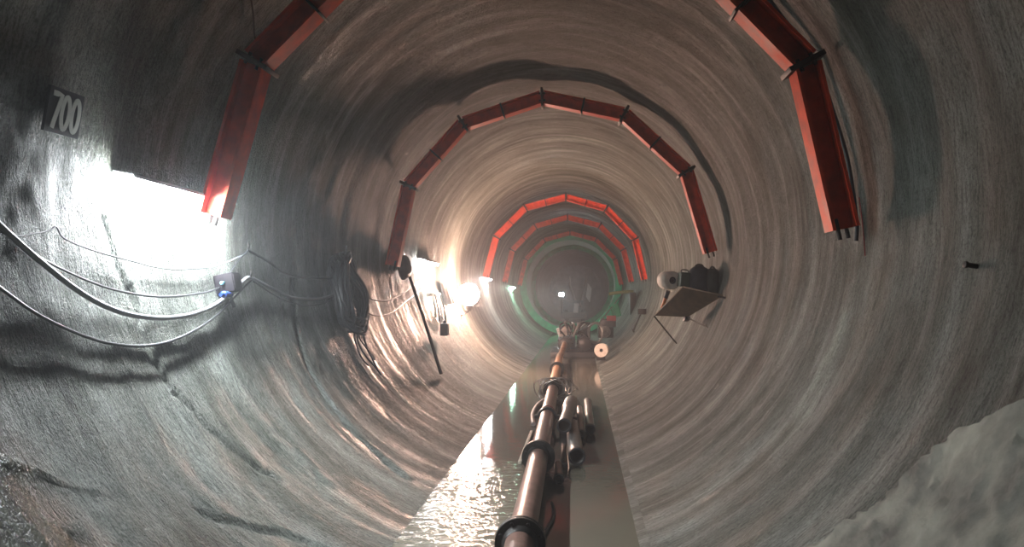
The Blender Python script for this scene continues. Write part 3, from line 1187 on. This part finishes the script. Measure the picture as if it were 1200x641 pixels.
t = thing('pump_unit', 'greasy dark pump unit on the floor at the end of the pipeline', 'pump', (.1, 19.2, WATER))
wb(645, 413, 697, 419.5, 19.0, 2.2).build('skid', DARKG, t)
m = MB()
for x in (.0, .5):
    c = V((x, 19.3, -1.72))
    m.lathe(c, (0, 1, 0), [(0, 0), (0, .12), (.04, .17), (.7, .17), (.76, .12), (.76, 0)], 28)
    for k in range(14):
        a = 2 * PI * k / 14
        m.box(c + V((math.cos(a) * .18, .36, math.sin(a) * .18)), V((math.cos(a) * .02, 0, math.sin(a) * .02)), V((0, .3, 0)), V((-math.sin(a), 0, math.cos(a))) * .006)
m.build('motor', DARKG, t)
wb(654, 395, 674, 411, 20.2, .9, .02).build('tank', BLUEG, t)
wb(676, 378, 692, 408, 20.9, .6, .02).build('engine_cover', DARKG, t)
MB().tube(smooth([pat(17.7) + V((0, .0, .0)), V((-.06, 18.3, -1.88)), V((.0, 18.9, -1.72)), V((.0, 19.3, -1.72))], 6), .07, 14).build('inlet_pipe', RUST, t)
for k in range(7):
    x0 = random.uniform(-.1, .35)
    pts = [V((x0, 19.35 + .1 * k, -1.52)), V((x0 + random.uniform(-.2, .2), 19.2 + random.uniform(0, .6), -1.3 + random.uniform(-.1, .15))), V((x0 + random.uniform(-.3, .3), 19.5 + random.uniform(0, .5), -1.25)), V((x0 + random.uniform(-.3, .3), 20.6, -1.55))]
    MB().tube(smooth(pts, 6), .022, 8).build('hydraulic_hose', BLACK if k % 3 else GALV, t)
m = MB()
c = atd(698, 391, 20.0)
for k in range(6):
    m.tube([c + V((.17 * math.cos(a) * (1 + .1 * k % .3), .03 * k + .03 * math.sin(2 * a), .26 * math.sin(a) + .02 * (k % 3))) for a in [2 * PI * i / 30 for i in range(30)]], .014, 6, closed=True)
t2 = thing('hose_coil', 'coil of thin pale hose standing behind the beige reel', 'hose coil', c - V((0, 0, .41)))
m.build('loops', GALV, t2)
MB().box(c + V((0, .1, -.34)), V((.15, 0, 0)), V((0, .2, 0)), V((0, 0, .07)), .01).build('foot', DARKG, t2)
# the crate on the tank
cb = atd(661, 388, 20.6)
t = thing('crate', 'pale pinkish crate tipped on the blue-grey tank of the pump', 'crate', cb - V((0, 0, .15)))
ex = V((.9, .1, .32)).normalized()
ez = V((-.32, 0, .9)).normalized()
eyy = ez.cross(ex)
MB().box(cb, ex * .18, eyy * .16, ez * .13, .012).build('box', PALE, t)
for s in (-1, 1):
    MB().box(cb + ez * .07 * s - eyy * .165 * (1 if eyy.y > 0 else -1), ex * .18, eyy * .008, ez * .018).build('slat', TIMBER, t)
# reel
rc = atd(705, 410.5, 17.3)
ra = V((-.12, -1, .05)).normalized()
t = thing('cable_reel', 'round beige reel with dark hub hole right of the pump', 'reel', rc - V((0, 0, .2)))
for s, o in (('near', .10), ('far', -.12)):
    MB().lathe(rc + ra * o, -ra, [(0, .04), (0, .15), (.008, .157), (.02, .157), (.028, .15), (.028, .04)], 36, closed=True).build('flange_disc', PAPERW, t)
MB().lathe(rc + ra * .075, -ra, [(0, .035), (0, .105), (.17, .105), (.17, .035)], 28, closed=True).build('drum', PALE, t)
MB().lathe(rc + ra * .06, -ra, [(0, 0), (0, .042), (.15, .042), (.15, 0)], 24).build('hub', DARKG, t)
MB().box(rc + V((-.02, .06, -.185)), V((.10, 0, 0)), V((0, .11, 0)), V((0, 0, .04)), .006).build('cradle', STEEL, t)

# heap of gear along the right wall behind the reel
t = thing('winch', 'dark winch with red base between the pump and the right wall', 'winch', atd(718, 395, 21.5) - V((0, 0, .3)))
wb(701, 383, 719, 396, 21.2, .8, .03).build('body', DARKG, t)
wb(704, 374, 722, 383.5, 21.3, .6, .03).build('housing', DARKG, t)
wb(711, 370, 722, 376, 21.2, .35, .01).build('red_guard', REDP, t)
MB().lathe(atd(709, 389, 21.15), (0, 1, 0), [(0, 0), (0, .16), (.05, .16), (.05, .1), (.3, .1)], 24).build('drum', GALV, t)
gp = atd(721, 364, 22.0)
ex = V((.85, .45, .25)).normalized()
ez = V((-.25, 0, .95)).normalized()
t = thing('sheet_panel', 'bright green tilted sheet propped above the winch', 'panel', gp - V((0, 0, .2)))
MB().box(gp, ex * .13, ex.cross(ez).normalized() * .012, ez * .19, .004).build('sheet', GREENS, t)
m = MB()
for s in (-1, 1):
    m.box(gp + ex * .13 * s, ex * .012, ex.cross(ez).normalized() * .02, ez * .19)
m.build('edge_rail', GREENP, t)
p, q = atd(729, 345, 23.0), atd(700, 381, 20.6)
single(MB().tube([p, q], .016, 8), 'rod', GALV, 'thin slanting grey rod from the right wall down to the hose coil', 'rod')
p = atd(723, 343, 23.5)
single(MB().tube(smooth([p + V((-.25, 0, -.04)), p, p + V((.3, .0, .03)), p + V((.5, .05, .03))], 5), .05, 10), 'duct', OLIVE, 'olive duct crossing above the green sheet by the right wall', 'duct')
# panel box + stake on the right wall
p = onwall(741, 352, .10)
t = thing('wall_cabinet', 'narrow dark cabinet on the right wall beside the green sheet', 'cabinet', p - V((0, 0, .3)))
MB().box(p + V((0, 0, -.1)), V((.09, 0, 0)), V((0, .35, 0)), V((0, 0, .34)), .012).build('body', DARKG, t)
MB().box(p + V((-.0, -.352, -.1)), V((.07, 0, 0)), V((0, .008, 0)), V((0, 0, .3)), .004).build('door', STEEL, t)
MB().tube(smooth([p + V((0, -.2, -.42)), p + V((.02, -.3, -.6)), p + V((-.03, -.3, -.75))], 5), .03, 8).build('cord', REDP, t)
p = onwall(752, 365, .10)
q = atd(742, 388, p.y - .1)
t = thing('wall_bracket', 'dark bracket with slanted prop on the right wall, left of the plywood shelf', 'bracket', q)
MB().box(p, V((.10, 0, 0)), V((0, .12, 0)), V((0, 0, .07)), .012).build('head', STEEL, t)
MB().tube([p, q], .020, 8).build('prop', STEEL, t)
MB().tube([q + V((-.02, 0, .05)), V((q.x, q.y, q.z)), V(q) + (V(q) - V((0, q.y, 0))).normalized() * .16], .018, 8).build('foot_pin', STEEL, t)

# drill rig near the heading
t = thing('drill_rig', 'grey drill rig with pale shield plates deep in the far end', 'drill rig', (0, 46, WATER))
Y = 46.0
wb(657, 366, 688, 373.5, Y, 4.0, .05).build('chassis', DARKG, t)
wb(660, 352, 684, 366.5, Y + 1.0, 2.4, .05).build('cab', BLUEG, t)
m = MB()
for s in (-1, 1):
    for k in range(2):
        c = V((.05 + .52 * s, Y + .8 + 2.2 * k, WATER + .38))
        m.lathe(c - V((.14, 0, 0)), (1, 0, 0), [(0, 0), (0, .3), (.04, .38), (.24, .38), (.28, .3), (.28, 0)], 24)
m.build('wheel_set', BLACK, t)
c = atd(690, 343, Y + .3)
MB().box(c, V((.22, .05, -.32)) * .55, V((0, .02, 0)), V((.06, 0, .42)), .01).build('shield_plate', SHEET, t)
c = atd(675, 361, Y - .1)
MB().box(c, V((.14, 0, 0)), V((0, .02, 0)), V((.02, 0, .28)), .01).build('pale_plate', SHEET, t)
for k, (x, y) in enumerate(((668, 325), (686, 322), (650, 336))):
    MB().tube(smooth([V((.2 + .15 * k, Y + 1, -1.1)), atd(x, y + 10, Y + 1.5), atd(x, y, Y + 3.5)], 6), .07, 10).build('boom', GALV, t)
m = MB()
for k in range(10):
    a = R(20 + 16 * k)
    pts = [V((1.5 * math.cos(a + .05 * i), Y + 4 + .1 * math.sin(i * 2 + k), .05 + 1.5 * math.sin(a + .05 * i))) for i in range(5)]
    m.tube(pts, .03, 6)
m.build('shield_ribs', GALV, t)

# ------------------------------------------------------------------ air and exposure
w = bpy.data.worlds.new('world')
SC.world = w
w.use_nodes = True
w.node_tree.nodes['Background'].inputs['Color'].default_value = (0, 0, 0, 1)
w.node_tree.nodes['Background'].inputs['Strength'].default_value = 0
HAZE = 0.009
if HAZE:
    vsn = w.node_tree.nodes.new('ShaderNodeVolumeScatter')
    vsn.inputs['Density'].default_value = HAZE
    vsn.inputs['Anisotropy'].default_value = .45
    vsn.inputs['Color'].default_value = (.9, .95, 1, 1)
    w.node_tree.links.new(vsn.outputs[0], w.node_tree.nodes['World Output'].inputs['Volume'])

for o in list(SC.objects):
    if '_o' in o:
        del o['_o']

SC.view_settings.view_transform = 'Standard'
SC.view_settings.look = 'None'
SC.view_settings.gamma = 1
SC.view_settings.use_curve_mapping = False
SC.view_settings.exposure = 0.52
cy = SC.cycles
cy.use_denoising = True
cy.max_bounces = 8
cy.diffuse_bounces = 5
cy.glossy_bounces = 4
cy.caustics_reflective = False
cy.sample_clamp_indirect = 6
